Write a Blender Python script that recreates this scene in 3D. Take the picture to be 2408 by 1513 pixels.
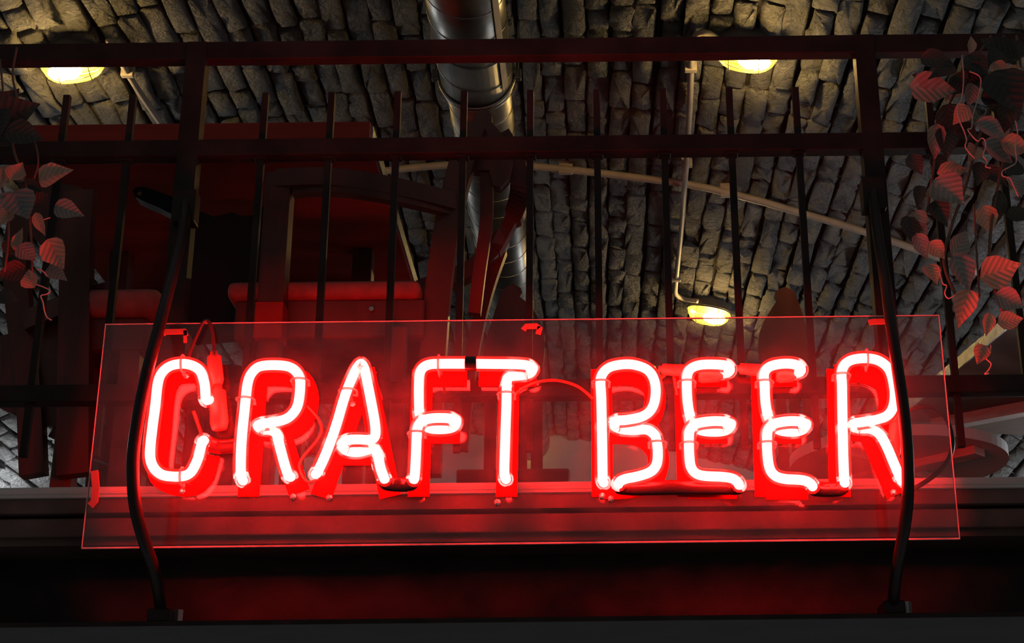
import bpy, bmesh, math, random
from mathutils import Vector, Matrix, noise

# ------------------------------------------------------------------ camera, world, exposure
for o in list(bpy.data.objects):
    bpy.data.objects.remove(o)
scene = bpy.context.scene
COL = scene.collection
W, H = 2408, 1513
F = 3700.0                      # focal length in pixels
PX, PY = 1400.0, 756.5          # principal point
PITCH = math.radians(20.65)
ROLL = -0.0108
CAMR = Matrix.Rotation(math.pi / 2 + PITCH, 3, 'X') @ Matrix.Rotation(ROLL, 3, 'Z')
cam_d = bpy.data.cameras.new('camera')
cam = bpy.data.objects.new('camera', cam_d)
COL.objects.link(cam)
cam.matrix_world = CAMR.to_4x4()
cam_d.sensor_width = 36.0
cam_d.lens = F / W * 36.0
cam_d.shift_x = (W / 2 - PX) / W
cam_d.clip_start = 0.05
scene.camera = cam

world = bpy.data.worlds.new('world')
scene.world = world
world.use_nodes = True
world.node_tree.nodes['Background'].inputs[0].default_value = (0.90, 0.97, 1.0, 1)
world.node_tree.nodes['Background'].inputs[1].default_value = 0.075

# unseen point lights added to brighten the vault bricks from both sides and behind
for nm, loc, e, c in (('vault_fill', (2.55, 5.6, 1.45), 28, (0.93, 0.97, 1.0)), ('vault_fill', (-3.3, 6.0, 2.02), 20, (0.93, 0.97, 1.0)),
                      ('vault_fill', (2.6, 8.6, 1.45), 24, (0.93, 0.97, 1.0)), ('vault_fill', (-3.3, 8.6, 2.02), 20, (0.93, 0.97, 1.0))):
    ld = bpy.data.lights.new(nm, 'POINT')
    ld.energy = e; ld.color = c; ld.shadow_soft_size = 0.12
    lo = bpy.data.objects.new(nm, ld); lo.location = loc
    COL.objects.link(lo)

scene.view_settings.view_transform = 'Standard'
scene.view_settings.look = 'None'
scene.view_settings.exposure = 0.0
scene.view_settings.gamma = 1.0
scene.view_settings.use_curve_mapping = False

NEON = (95.0, 1.35, 1.25)        # radiance of the gas in the sign tubes
LAMP = 200.0                    # radiance of the bulkhead bulbs
random.seed(11)

# ------------------------------------------------------------------ geometry of the photograph
def ray(px, py):
    return CAMR @ Vector(((px - PX) / F, (PY - py) / F, -1.0))

def P(px, py, Y):
    r = ray(px, py)
    return r * (Y / r.y)

def PZ(px, py, z):
    r = ray(px, py)
    return r * (z / r.z)

def zat(py, Y, px=1204):
    return P(px, py, Y).z

def project(p):
    q = CAMR.transposed() @ Vector(p)
    return PX + F * q.x / -q.z, PY - F * q.y / -q.z

VX, VR, VH = -0.67, 5.5, 3.03   # vault crown x, radius, crown height over the lens
VC = VH - VR

def vault(px, py, off=0.0):
    d = ray(px, py)
    R = VR - off
    a = d.x * d.x + d.z * d.z
    b = -2 * (d.x * VX + d.z * VC)
    c = VX * VX + VC * VC - R * R
    t = (-b + math.sqrt(b * b - 4 * a * c)) / (2 * a)
    return d * t

# ------------------------------------------------------------------ object helpers
def tag(o, label=None, cat=None, group=None, kind=None):
    if label: o['label'] = label
    if cat: o['category'] = cat
    if group: o['group'] = group
    if kind: o['kind'] = kind
    return o

def empty(name, loc, label=None, cat=None, group=None):
    o = bpy.data.objects.new(name, None)
    COL.objects.link(o)
    o.location = loc
    o.empty_display_size = 0.05
    return tag(o, label, cat, group)

def link(name, me, m, parent=None, smooth=False):
    if m and not me.materials:
        me.materials.append(m)
    if smooth:
        me.polygons.foreach_set('use_smooth', [True] * len(me.polygons))
    o = bpy.data.objects.new(name, me)
    COL.objects.link(o)
    if parent:
        o.parent = parent
        o.matrix_parent_inverse = Matrix.Translation(root_loc(parent)).inverted()
    return o

def root_loc(o):
    # parts are modelled in world coordinates; only an Empty root carries an offset
    return Vector(o.location) if o.type == 'EMPTY' else Vector((0, 0, 0))

class MB:
    def __init__(s):
        s.v, s.f = [], []
    def add(s, vs, fs):
        n = len(s.v)
        s.v += [tuple(v) for v in vs]
        s.f += [tuple(i + n for i in f) for f in fs]
        return s
    def box(s, a, b):
        x0, y0, z0 = a; x1, y1, z1 = b
        return s.add([(x0, y0, z0), (x1, y0, z0), (x1, y1, z0), (x0, y1, z0),
                      (x0, y0, z1), (x1, y0, z1), (x1, y1, z1), (x0, y1, z1)],
                     [(0, 3, 2, 1), (4, 5, 6, 7), (0, 1, 5, 4), (1, 2, 6, 5), (2, 3, 7, 6), (3, 0, 4, 7)])
    def bevbox(s, a, b, r):
        bm = bmesh.new()
        bmesh.ops.create_cube(bm, size=1.0)
        for v in bm.verts:
            for i in range(3):
                v.co[i] = a[i] + (v.co[i] + 0.5) * (b[i] - a[i])
        bmesh.ops.bevel(bm, geom=bm.edges[:], offset=r, segments=3, affect='EDGES', profile=0.6)
        bm.verts.index_update()
        s.add([v.co.copy() for v in bm.verts], [[v.index for v in f.verts] for f in bm.faces])
        bm.free()
        return s
    def tube(s, pts, r, n=10, cap=True):
        pts = [Vector(p) for p in pts]
        rs = r if isinstance(r, (list, tuple)) else [r] * len(pts)
        ref = None
        rings = []
        for i, p in enumerate(pts):
            t = (pts[min(i + 1, len(pts) - 1)] - pts[max(i - 1, 0)])
            if t.length < 1e-9: t = Vector((0, 0, 1))
            t.normalize()
            if ref is None:
                ref = t.orthogonal().normalized()
            ref = (ref - t * ref.dot(t))
            if ref.length < 1e-6: ref = t.orthogonal()
            ref.normalize()
            bi = t.cross(ref)
            rings.append([p + (ref * math.cos(k * 2 * math.pi / n) + bi * math.sin(k * 2 * math.pi / n)) * rs[i] for k in range(n)])
        vs = [v for rg in rings for v in rg]
        fs = []
        for i in range(len(rings) - 1):
            for k in range(n):
                a = i * n + k; b = i * n + (k + 1) % n
                fs.append((a, b, b + n, a + n))
        if cap:
            fs.append(tuple(range(n - 1, -1, -1)))
            fs.append(tuple((len(rings) - 1) * n + k for k in range(n)))
        return s.add(vs, fs)
    def strip(s, pts, w, th, up=None, nrm=(0, 1, 0)):
        """flat bar following pts; w across in the plane normal to nrm, th along nrm"""
        pts = [Vector(p) for p in pts]
        nrm = Vector(nrm).normalized()
        ws = w if isinstance(w, (list, tuple)) else [w] * len(pts)
        vs = []
        for i, p in enumerate(pts):
            t = (pts[min(i + 1, len(pts) - 1)] - pts[max(i - 1, 0)]).normalized()
            sd = t.cross(nrm).normalized()
            for a, b in ((-1, -1), (1, -1), (1, 1), (-1, 1)):
                vs.append(p + sd * ws[i] / 2 * a + nrm * th / 2 * b)
        fs = []
        for i in range(len(pts) - 1):
            for k in range(4):
                a = i * 4 + k; b = i * 4 + (k + 1) % 4
                fs.append((a, b, b + 4, a + 4))
        fs.append((3, 2, 1, 0)); m = (len(pts) - 1) * 4
        fs.append((m, m + 1, m + 2, m + 3))
        return s.add(vs, fs)
    def prism(s, poly, nrm, th):
        """polygon (list of Vector) thickened by th along nrm"""
        nrm = Vector(nrm).normalized() * th
        n = len(poly)
        vs = [Vector(p) for p in poly] + [Vector(p) + nrm for p in poly]
        fs = [tuple(range(n)), tuple(range(2 * n - 1, n - 1, -1))]
        fs += [(i, i + n, (i + 1) % n + n, (i + 1) % n) for i in range(n)]
        return s.add(vs, fs)
    def mesh(s, name):
        me = bpy.data.meshes.new(name)
        me.from_pydata(s.v, [], s.f)
        bm = bmesh.new(); bm.from_mesh(me)
        bmesh.ops.recalc_face_normals(bm, faces=bm.faces[:])
        bm.to_mesh(me); bm.free()
        return me
    def build(s, name, m, parent=None, smooth=False):
        return link(name, s.mesh(name), m, parent, smooth)

def smooth_path(pts, sub=4, closed=False):
    pts = [Vector(p) for p in pts]
    out = []
    n = len(pts)
    for i in range(n - 1):
        p0 = pts[max(i - 1, 0)]; p1 = pts[i]; p2 = pts[i + 1]; p3 = pts[min(i + 2, n - 1)]
        for k in range(sub):
            t = k / sub
            out.append(0.5 * ((2 * p1) + (p2 - p0) * t + (2 * p0 - 5 * p1 + 4 * p2 - p3) * t * t + (3 * p1 - p0 - 3 * p2 + p3) * t ** 3))
    out.append(pts[-1])
    return out

# ------------------------------------------------------------------ materials
def nodes_of(m):
    m.use_nodes = True
    nt = m.node_tree
    nt.nodes.clear()
    out = nt.nodes.new('ShaderNodeOutputMaterial')
    return nt, out

def mat(name, col, rough=0.6, metal=0.0, var=0.0, scale=12.0, bump=0.0, bscale=None, col2=None, spec=0.5, stretch=None, world=False, bdist=0.02):
    m = bpy.data.materials.new(name)
    nt, out = nodes_of(m)
    b = nt.nodes.new('ShaderNodeBsdfPrincipled')
    nt.links.new(b.outputs[0], out.inputs[0])
    b.inputs['Base Color'].default_value = (*col, 1)
    b.inputs['Roughness'].default_value = rough
    b.inputs['Metallic'].default_value = metal
    b.inputs['Specular IOR Level'].default_value = spec
    if var or bump or col2:
        tc = nt.nodes.new('ShaderNodeTexCoord')
        src = nt.nodes.new('ShaderNodeNewGeometry').outputs['Position'] if world else tc.outputs['Object']
        if stretch:
            mp = nt.nodes.new('ShaderNodeMapping')
            mp.inputs['Scale'].default_value = stretch
            nt.links.new(src, mp.inputs[0]); src = mp.outputs[0]
        nz = nt.nodes.new('ShaderNodeTexNoise')
        nz.inputs['Scale'].default_value = scale
        nz.inputs['Detail'].default_value = 6
        nt.links.new(src, nz.inputs['Vector'])
        if var or col2:
            rp = nt.nodes.new('ShaderNodeValToRGB')
            c2 = col2 or tuple(min(1, c * (1 + var)) for c in col)
            c1 = col if col2 else tuple(c * (1 - var) for c in col)
            rp.color_ramp.elements[0].position = 0.35
            rp.color_ramp.elements[1].position = 0.68
            rp.color_ramp.elements[0].color = (*c1, 1)
            rp.color_ramp.elements[1].color = (*c2, 1)
            nt.links.new(nz.outputs[0], rp.inputs[0])
            nt.links.new(rp.outputs[0], b.inputs['Base Color'])
        if bump:
            nb = nt.nodes.new('ShaderNodeTexNoise')
            nb.inputs['Scale'].default_value = bscale or scale * 3
            nb.inputs['Detail'].default_value = 8
            nb.inputs['Roughness'].default_value = 0.62
            nb.inputs['Distortion'].default_value = 0.5 if world else 0.0
            nt.links.new(src, nb.inputs['Vector'])
            bp = nt.nodes.new('ShaderNodeBump')
            bp.inputs['Strength'].default_value = bump
            bp.inputs['Distance'].default_value = bdist
            nt.links.new(nb.outputs[0], bp.inputs['Height'])
            nt.links.new(bp.outputs[0], b.inputs['Normal'])
    return m

def emit(name, col, strength=1.0):
    m = bpy.data.materials.new(name)
    nt, out = nodes_of(m)
    e = nt.nodes.new('ShaderNodeEmission')
    e.inputs[0].default_value = (*col, 1)
    e.inputs[1].default_value = strength
    nt.links.new(e.outputs[0], out.inputs[0])
    return m

def clear(name, tint, refl=1.0, rough=0.02, dust=0.0, dustcol=(0.8, 0.8, 0.8), glow=None, trans=0.0, transcol=(1, 1, 1), dscale=14.0):
    """thin clear sheet or shell: tinted transparency + Fresnel gloss + a little dust"""
    m = bpy.data.materials.new(name)
    nt, out = nodes_of(m)
    N = nt.nodes.new; L = nt.links.new
    tr = N('ShaderNodeBsdfTransparent'); tr.inputs[0].default_value = (*tint, 1)
    cur = tr.outputs[0]
    if dust:
        df = N('ShaderNodeBsdfDiffuse'); df.inputs[0].default_value = (*dustcol, 1)
        tl = N('ShaderNodeBsdfTranslucent'); tl.inputs[0].default_value = (*dustcol, 1)
        hf = N('ShaderNodeMixShader'); hf.inputs[0].default_value = 0.5
        L(df.outputs[0], hf.inputs[1]); L(tl.outputs[0], hf.inputs[2])
        tc = N('ShaderNodeTexCoord'); nz = N('ShaderNodeTexNoise')
        nz.inputs['Scale'].default_value = dscale; nz.inputs['Detail'].default_value = 9
        L(tc.outputs['Object'], nz.inputs['Vector'])
        mr = N('ShaderNodeMapRange'); mr.inputs[1].default_value = 0.35; mr.inputs[2].default_value = 0.75
        mr.inputs[3].default_value = dust * 0.55; mr.inputs[4].default_value = dust * 1.5
        L(nz.outputs[0], mr.inputs[0])
        mx = N('ShaderNodeMixShader'); L(mr.outputs[0], mx.inputs[0])
        L(cur, mx.inputs[1]); L(hf.outputs[0], mx.inputs[2]); cur = mx.outputs[0]
    if trans:
        tl = N('ShaderNodeBsdfTranslucent'); tl.inputs[0].default_value = (*transcol, 1)
        mx = N('ShaderNodeMixShader'); mx.inputs[0].default_value = trans
        L(cur, mx.inputs[1]); L(tl.outputs[0], mx.inputs[2]); cur = mx.outputs[0]
    gl = N('ShaderNodeBsdfGlossy'); gl.inputs['Roughness'].default_value = rough
    fr = N('ShaderNodeFresnel'); fr.inputs[0].default_value = 1.49
    ml = N('ShaderNodeMath'); ml.operation = 'MULTIPLY'; ml.inputs[1].default_value = refl
    L(fr.outputs[0], ml.inputs[0])
    mx = N('ShaderNodeMixShader'); L(ml.outputs[0], mx.inputs[0])
    L(cur, mx.inputs[1]); L(gl.outputs[0], mx.inputs[2]); cur = mx.outputs[0]
    if glow:
        em = N('ShaderNodeEmission'); em.inputs[0].default_value = (*glow, 1)
        ad = N('ShaderNodeAddShader'); L(cur, ad.inputs[0]); L(em.outputs[0], ad.inputs[1]); cur = ad.outputs[0]
    L(cur, out.inputs[0])
    return m

def leafmat(name, col, col2):
    m = bpy.data.materials.new(name)
    nt, out = nodes_of(m)
    N = nt.nodes.new; L = nt.links.new
    tc = N('ShaderNodeTexCoord')
    sx = N('ShaderNodeSeparateXYZ'); L(tc.outputs['Object'], sx.inputs[0])
    ab = N('ShaderNodeMath'); ab.operation = 'ABSOLUTE'; L(sx.outputs['Y'], ab.inputs[0])
    ch_ = N('ShaderNodeMath'); ch_.operation = 'MULTIPLY_ADD'; ch_.inputs[1].default_value = -0.75
    L(ab.outputs[0], ch_.inputs[0]); L(sx.outputs['X'], ch_.inputs[2])
    cb = N('ShaderNodeCombineXYZ'); L(ch_.outputs[0], cb.inputs[0]); L(sx.outputs['Z'], cb.inputs[2])
    wv = N('ShaderNodeTexWave'); wv.bands_direction = 'X'
    wv.inputs['Scale'].default_value = 1.9; wv.inputs['Distortion'].default_value = 1.2; wv.inputs['Detail'].default_value = 3
    L(cb.outputs[0], wv.inputs['Vector'])
    rp = N('ShaderNodeValToRGB')
    rp.color_ramp.elements[0].color = tuple(c * .45 + d * .55 for c, d in zip((*col, 1), (*col2, 1))); rp.color_ramp.elements[1].color = (*col2, 1)
    rp.color_ramp.elements[0].position = 0.55
    L(wv.outputs['Fac'], rp.inputs[0])
    bp = N('ShaderNodeBump'); bp.inputs['Strength'].default_value = 0.2; bp.inputs['Distance'].default_value = 0.02
    L(wv.outputs['Fac'], bp.inputs['Height'])
    df = N('ShaderNodeBsdfPrincipled'); df.inputs['Roughness'].default_value = 0.55
    L(rp.outputs[0], df.inputs['Base Color']); L(bp.outputs[0], df.inputs['Normal'])
    tl = N('ShaderNodeBsdfTranslucent'); L(rp.outputs[0], tl.inputs[0])
    mx = N('ShaderNodeMixShader'); mx.inputs[0].default_value = 0.3
    L(df.outputs[0], mx.inputs[1]); L(tl.outputs[0], mx.inputs[2]); L(mx.outputs[0], out.inputs[0])
    return m

M = {}
M['brick'] = mat('painted_brick', (0.33, 0.33, 0.325), 0.75, var=0.25, scale=7, bump=1.0, bscale=34, spec=0.4, world=True, bdist=0.16)
M['mortar'] = mat('old_shaded_mortar', (0.055, 0.045, 0.04), 0.95, var=0.3, scale=20, bump=0.8, bscale=60)  # shade of the recessed joints is put into this dark brown
M['plaster'] = mat('grey_plaster', (0.42, 0.40, 0.38), 0.85, var=0.12, scale=3, bump=0.15, bscale=40)
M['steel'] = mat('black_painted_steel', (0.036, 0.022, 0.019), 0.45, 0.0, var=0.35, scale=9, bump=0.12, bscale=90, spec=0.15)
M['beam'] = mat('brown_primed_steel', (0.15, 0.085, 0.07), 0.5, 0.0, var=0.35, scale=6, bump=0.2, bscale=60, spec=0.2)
M['bar'] = mat('smooth_black_bar', (0.03, 0.014, 0.012), 0.34, 0.0, var=0.2, scale=8, bump=0.05, spec=0.25)
M['pale'] = mat('pale_edge_strip', (0.75, 0.64, 0.58), 0.6, var=0.12, scale=8, bump=0.1, stretch=(0.3, 4, 8))
M['deck'] = mat('deck_boards', (0.03, 0.022, 0.018), 0.7, var=0.3, scale=7, bump=0.2)
M['wood'] = mat('dark_stained_wood', (0.13, 0.032, 0.018), 0.38, var=0.4, scale=9, bump=0.1, stretch=(1, 1, 0.25))
M['table'] = mat('table_underside_wood', (0.38, 0.04, 0.025), 0.7, var=0.2, scale=5, bump=0.06, spec=0.15, stretch=(0.3, 2, 2))
M['tan'] = mat('light_brown_table_wood', (0.20, 0.12, 0.085), 0.6, var=0.2, scale=5, bump=0.06)
M['dark'] = mat('black_upholstery', (0.012, 0.008, 0.008), 0.8, var=0.2, scale=12, bump=0.1)
M['white'] = mat('pale_laminate', (0.72, 0.66, 0.62), 0.6, var=0.06, scale=5)
M['edge'] = mat('silvery_edge_band', (0.4, 0.4, 0.39), 0.25, 1.0, var=0.3, scale=30, bump=0.3, bscale=50)
M['cushion'] = mat('worn_red_cushion', (0.42, 0.10, 0.08), 0.75, var=0.15, scale=25, bump=0.1)
M['galv'] = mat('galvanised_duct', (0.34, 0.34, 0.32), 0.34, 1.0, var=0.25, scale=7, bump=0.08, bscale=18)
M['conduit'] = mat('painted_conduit', (0.40, 0.36, 0.31), 0.5, var=0.12, scale=15, bump=0.05)
M['lampbase'] = mat('lamp_base_plate', (0.13, 0.12, 0.10), 0.5, var=0.2)
M['reflect'] = mat('lamp_reflector', (0.85, 0.80, 0.45), 0.4)
M['cage'] = mat('lamp_cage_wire', (0.10, 0.09, 0.05), 0.4, 0.6)
M['dome'] = clear('yellow_lamp_glass', (1.0, 0.93, 0.60), 0.8, 0.08, trans=0.12, transcol=(0.9, 0.78, 0.03))
M['bulb'] = emit('lamp_bulb', (1.0, 0.67, 0.36), LAMP)
M['core'] = emit('neon_gas', NEON, 1.0)
M['glass'] = clear('neon_glass_tube', (1.0, 0.86, 0.84), 0.9, 0.03, glow=(0.4, 0.006, 0.004))
M['blocked'] = mat('blocked_out_black_tube', (0.03, 0.008, 0.007), 0.2)
M['acrylic'] = clear('clear_acrylic', (0.99, 0.99, 0.99), 1.0, 0.015, dust=0.027)
M['acryedge'] = clear('acrylic_cut_edge', (0.7, 0.7, 0.7), 0.6, 0.3, dust=0.95, dustcol=(0.95, 0.85, 0.82))
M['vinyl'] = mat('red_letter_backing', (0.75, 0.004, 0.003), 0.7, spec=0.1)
M['support'] = clear('clear_tube_support', (0.85, 0.8, 0.78), 1.0, 0.1, dust=0.5, dustcol=(0.9, 0.75, 0.7))
M['boot'] = mat('electrode_boot', (0.55, 0.10, 0.07), 0.45)
M['wire'] = mat('black_cable', (0.03, 0.015, 0.012), 0.4)
M['redwire'] = mat('red_high_tension_wire', (0.5, 0.05, 0.03), 0.4)
M['hook'] = mat('hanger_metal', (0.22, 0.10, 0.07), 0.5, 0.0)
M['bolt'] = mat('zinc_bolt', (0.6, 0.55, 0.5), 0.3, 0.9)
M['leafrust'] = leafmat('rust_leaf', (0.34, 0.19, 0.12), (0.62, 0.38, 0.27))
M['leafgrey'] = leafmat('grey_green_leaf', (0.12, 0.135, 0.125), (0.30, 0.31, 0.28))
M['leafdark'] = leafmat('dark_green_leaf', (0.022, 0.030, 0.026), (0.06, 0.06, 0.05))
M['stem'] = mat('vine_stem', (0.16, 0.09, 0.06), 0.7)
M['tendril'] = mat('pale_tendril', (0.50, 0.42, 0.36), 0.6)
M['reflglow'] = emit('yellow_reflection_glow', (1.0, 0.85, 0.02), 6.0)  # glow added to stand for a reflection in the acrylic

# ------------------------------------------------------------------ the vault (ceiling), end wall, side walls, deck
Y0, Y1 = 4.15, 10.2
PHI0, PHI1 = -0.70, 0.72
mb = MB()
n = 80
vs, fs = [], []
for k in range(n + 1):
    ph = PHI0 + (PHI1 - PHI0) * k / n
    for R in (VR + 0.03, VR + 0.30):
        for y in (Y0, Y1 + 0.2):
            vs.append((VX + R * math.sin(ph), y, VC + R * math.cos(ph)))
for k in range(n):
    a = k * 4; b = a + 4
    fs += [(a, a + 1, b + 1, b), (a + 2, b + 2, b + 3, a + 3), (a, b, b + 2, a + 2), (a + 1, a + 3, b + 3, b + 1)]
fs += [(0, 2, 3, 1), (n * 4, n * 4 + 1, n * 4 + 3, n * 4 + 2)]
mb.add(vs, fs)
ceiling = mb.build('ceiling', M['mortar'])
tag(ceiling, 'barrel vault of rough grey painted bricks over the balcony', kind='structure')

def brick_variant(seed):
    """unit brick: length 1 along y, width 1 along x, height 1 along -z (towards the room)"""
    rnd = random.Random(seed)
    base = [(-.5, -.42), (-.46, -.5), (0, -.5), (.46, -.5), (.5, -.42), (.5, .42), (.46, .5), (0, .5), (-.46, .5), (-.5, .42)]
    base = [(-.5, -.44), (-.42, -.5), (.42, -.5), (.5, -.44), (.5, 0.0), (.5, .44), (.42, .5), (-.42, .5), (-.5, .44), (-.5, 0.0)]
    o = [(x + rnd.uniform(-.055, .055), y + rnd.uniform(-.03, .03)) for x, y in base]
    n = len(o)
    v = [(x, y, 0.25) for x, y in o]
    v += [(x, y, -0.60 + rnd.uniform(-.30, .14)) for x, y in o]
    v += [(x * rnd.uniform(.74, .93), y * rnd.uniform(.88, .97), -1.0 + rnd.uniform(-.34, .30)) for x, y in o]
    v.append((rnd.uniform(-.1, .1), rnd.uniform(-.15, .15), -1.0 + rnd.uniform(-.45, .2)))
    f = []
    for lv in (0, 1):
        for i in range(n):
            a = lv * n + i; b = lv * n + (i + 1) % n
            f.append((a, b, b + n, a + n))
    f += [(2 * n + i, 2 * n + (i + 1) % n, 3 * n) for i in range(n)]
    return v, f

variants = [brick_variant(100 + i) for i in range(14)]
vmesh = []
for i, (v, f) in enumerate(variants):
    b = MB().add(v, f)
    me = b.mesh('brick')
    me.materials.append(M['brick'])
    me.polygons.foreach_set('use_smooth', [True] * len(me.polygons))
    vmesh.append(me)

rnd = random.Random(5)
bricks = []
pitch = 0.0865
nco = int((PHI1 - PHI0) * VR / pitch)
for k in range(nco):
    ph = PHI0 + (k + 0.5) * pitch / VR
    y = Y0 - rnd.uniform(0.0, 0.25)
    shift = rnd.uniform(-0.006, 0.006)
    while y < Y1:
        Ln = rnd.choice([0.14, 0.22, 0.26, 0.28, 0.30, 0.34]) * rnd.uniform(0.9, 1.1)
        yc = y + Ln / 2
        Rr = VR + rnd.uniform(-0.006, 0.012)
        wd = pitch + rnd.uniform(-0.012, 0.003)
        ht = 0.034 + rnd.uniform(-0.004, 0.006)
        p2 = ph + shift / VR
        cx = VX + (Rr + 0.034) * math.sin(p2); cz = VC + (Rr + 0.034) * math.cos(p2)
        R3 = Matrix.Rotation(p2 + rnd.uniform(-0.03, 0.03), 3, 'Y') @ Matrix.Rotation(rnd.uniform(-0.025, 0.025), 3, 'Z') @ Matrix.Rotation(rnd.uniform(-0.02, 0.02), 3, 'X')
        S = Matrix.Diagonal((wd, Ln - rnd.uniform(0.004, 0.018), ht))
        mtx = Matrix.Translation((cx, yc, cz)) @ (R3 @ S).to_4x4()
        px, py = project((cx, yc, cz))
        zc = -(CAMR.transposed() @ Vector((cx, yc, cz))).z
        vis = -30 < px < W + 30 and -20 < py < 860
        hid = (px < 880 and py > 290) or (990 < px < 1210 and py < 330) or 75 < py < 135 or 310 < py < 370 or (px > 2190 and py > 120)
        area = wd * Ln / zc ** 3 if vis and not hid else (1e-6 * wd * Ln / zc ** 3)
        bricks.append((area, mtx, rnd.randrange(len(variants))))
        y += Ln
bricks.sort(key=lambda b: -b[0])
for area, mtx, vi in bricks[:300]:
    o = bpy.data.objects.new('brick', vmesh[vi])
    COL.objects.link(o)
    o.parent = ceiling
    o.matrix_basis = mtx
rest = MB()
for area, mtx, vi in bricks[300:]:
    v, f = variants[vi]
    rest.add([mtx @ Vector(q) for q in v], f)
me = bpy.data.meshes.new('brick_courses')
me.from_pydata(rest.v, [], rest.f)
bm = bmesh.new(); bm.from_mesh(me); bmesh.ops.recalc_face_normals(bm, faces=bm.faces[:]); bm.to_mesh(me); bm.free()
o = link('brick_courses', me, M['brick'], ceiling, True)
o['kind'] = 'stuff'

FLOOR = zat(1135, 3.14)
xl = VX + VR * math.sin(PHI0); xr = VX + VR * math.sin(PHI1)
zl = VC + VR * math.cos(PHI0); zr = VC + VR * math.cos(PHI1)
tag(MB().box((xl - 0.3, Y1, FLOOR - 0.2), (xr + 0.3, Y1 + 0.25, VH + 0.3)).build('wall_back', M['plaster']), 'smooth grey plaster end wall under the vault', kind='structure')
tag(MB().box((xl - 0.3, Y0, FLOOR - 0.2), (xl, Y1, zl + 0.05)).build('wall_left', M['plaster']), 'grey plaster wall below the left spring of the vault', kind='structure')
tag(MB().box((xr, Y0, FLOOR - 0.2), (xr + 0.3, Y1, zr + 0.05)).build('wall_right', M['plaster']), 'grey plaster wall below the right spring of the vault', kind='structure')
tag(MB().box((xl, 3.19, FLOOR - 0.06), (xr, Y1, FLOOR)).build('floor', M['deck']), 'dark balcony deck behind the railing', kind='structure')

# ------------------------------------------------------------------ steel beam and edge strips below the railing
XB0, XB1 = -2.3, 2.0
def bandz(pt, pb, Y): return zat(pb, Y), zat(pt, Y)
z0, z1 = bandz(1135, 1159, 3.13)
s = MB().box((XB0, 3.13, z0), (XB1, 3.19, z1)); s.box((XB0, 3.126, z0 + (z1 - z0) * .30), (XB1, 3.13, z0 + (z1 - z0) * .36))
tag(s.build('trim_1', M['pale']), 'pale strip along the edge of the balcony deck', kind='structure')
zA = z0
beam = empty('steel_beam', (0, 3.25, zat(1463, 3.10)), 'brown steel I-beam carrying the balcony below the neon sign', 'beam')
z0, z1 = bandz(1159, 1196, 3.14)
MB().box((XB0, 3.14, zat(1196, 3.14)), (XB1, 3.19, zA - 0.001)).build('angle_bar', M['beam'], beam)
zB = zat(1196, 3.14)
MB().box((XB0, 3.20, zat(1215, 3.20) - 0.01), (XB1, 3.26, zB + 0.02)).build('packer_plate', M['beam'], beam)
zt1 = zat(1208, 3.15); zt0 = zat(1252, 3.15)
MB().bevbox((XB0, 3.15, zt0), (XB1, 3.42, zt1), 0.004).build('top_flange', M['beam'], beam)
zf1 = zat(1452, 3.11); zf0 = zat(1464, 3.11)
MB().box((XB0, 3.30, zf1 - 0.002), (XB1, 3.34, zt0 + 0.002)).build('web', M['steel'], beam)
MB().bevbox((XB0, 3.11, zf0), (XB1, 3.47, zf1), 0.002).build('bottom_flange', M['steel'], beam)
MB().box((XB0, 3.17, zt0 - 0.014), (XB1, 3.30, zt0 + 0.001)).build('flange_lip', M['beam'], beam)

# ------------------------------------------------------------------ railing
YR = 3.30
rail = empty('balcony_railing', (0, YR, FLOOR), 'black welded steel balcony railing with square bars and free bar ends', 'railing')
XR0, XR1 = -2.1, 1.7
def railbar(name, pt, pb, dep):
    MB().bevbox((XR0, YR - dep / 2, zat(pb, YR - dep / 2)), (XR1, YR + dep / 2, zat(pt, YR - dep / 2)), 0.003).build(name, M['steel'], rail)
railbar('top_rail', 90, 131, 0.035)
railbar('middle_rail', 320, 357, 0.042)
railbar('bottom_rail', 893, 933, 0.042)
zpt = zat(100, YR)
for pxp in (444, 2052):
    x = P(pxp, 380, YR).x
    MB().bevbox((x - 0.024, YR - 0.022, FLOOR), (x + 0.024, YR + 0.022, zpt), 0.003).build('post', M['steel'], rail)
xa = P(614, 380, YR).x; xb = P(1880, 380, YR).x
step = (xb - xa) / 8
ztop = zat(215, YR); zbot = zat(1064, YR)
for k in range(-4, 12):
    x = xa + k * step
    if abs(x - P(444, 380, YR).x) < 0.05 or abs(x - P(2052, 380, YR).x) < 0.05: continue
    MB().bevbox((x - 0.0078, YR - 0.0078, zbot), (x + 0.0078, YR + 0.0078, ztop), 0.0012).build('baluster', M['steel'], rail)
    wz = zat(358, YR - .02)
    MB().bevbox((x - 0.014, YR - 0.014, wz - 0.006), (x + 0.014, YR + 0.014, wz + 0.003), 0.002).build('weld', M['steel'], rail)

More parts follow.
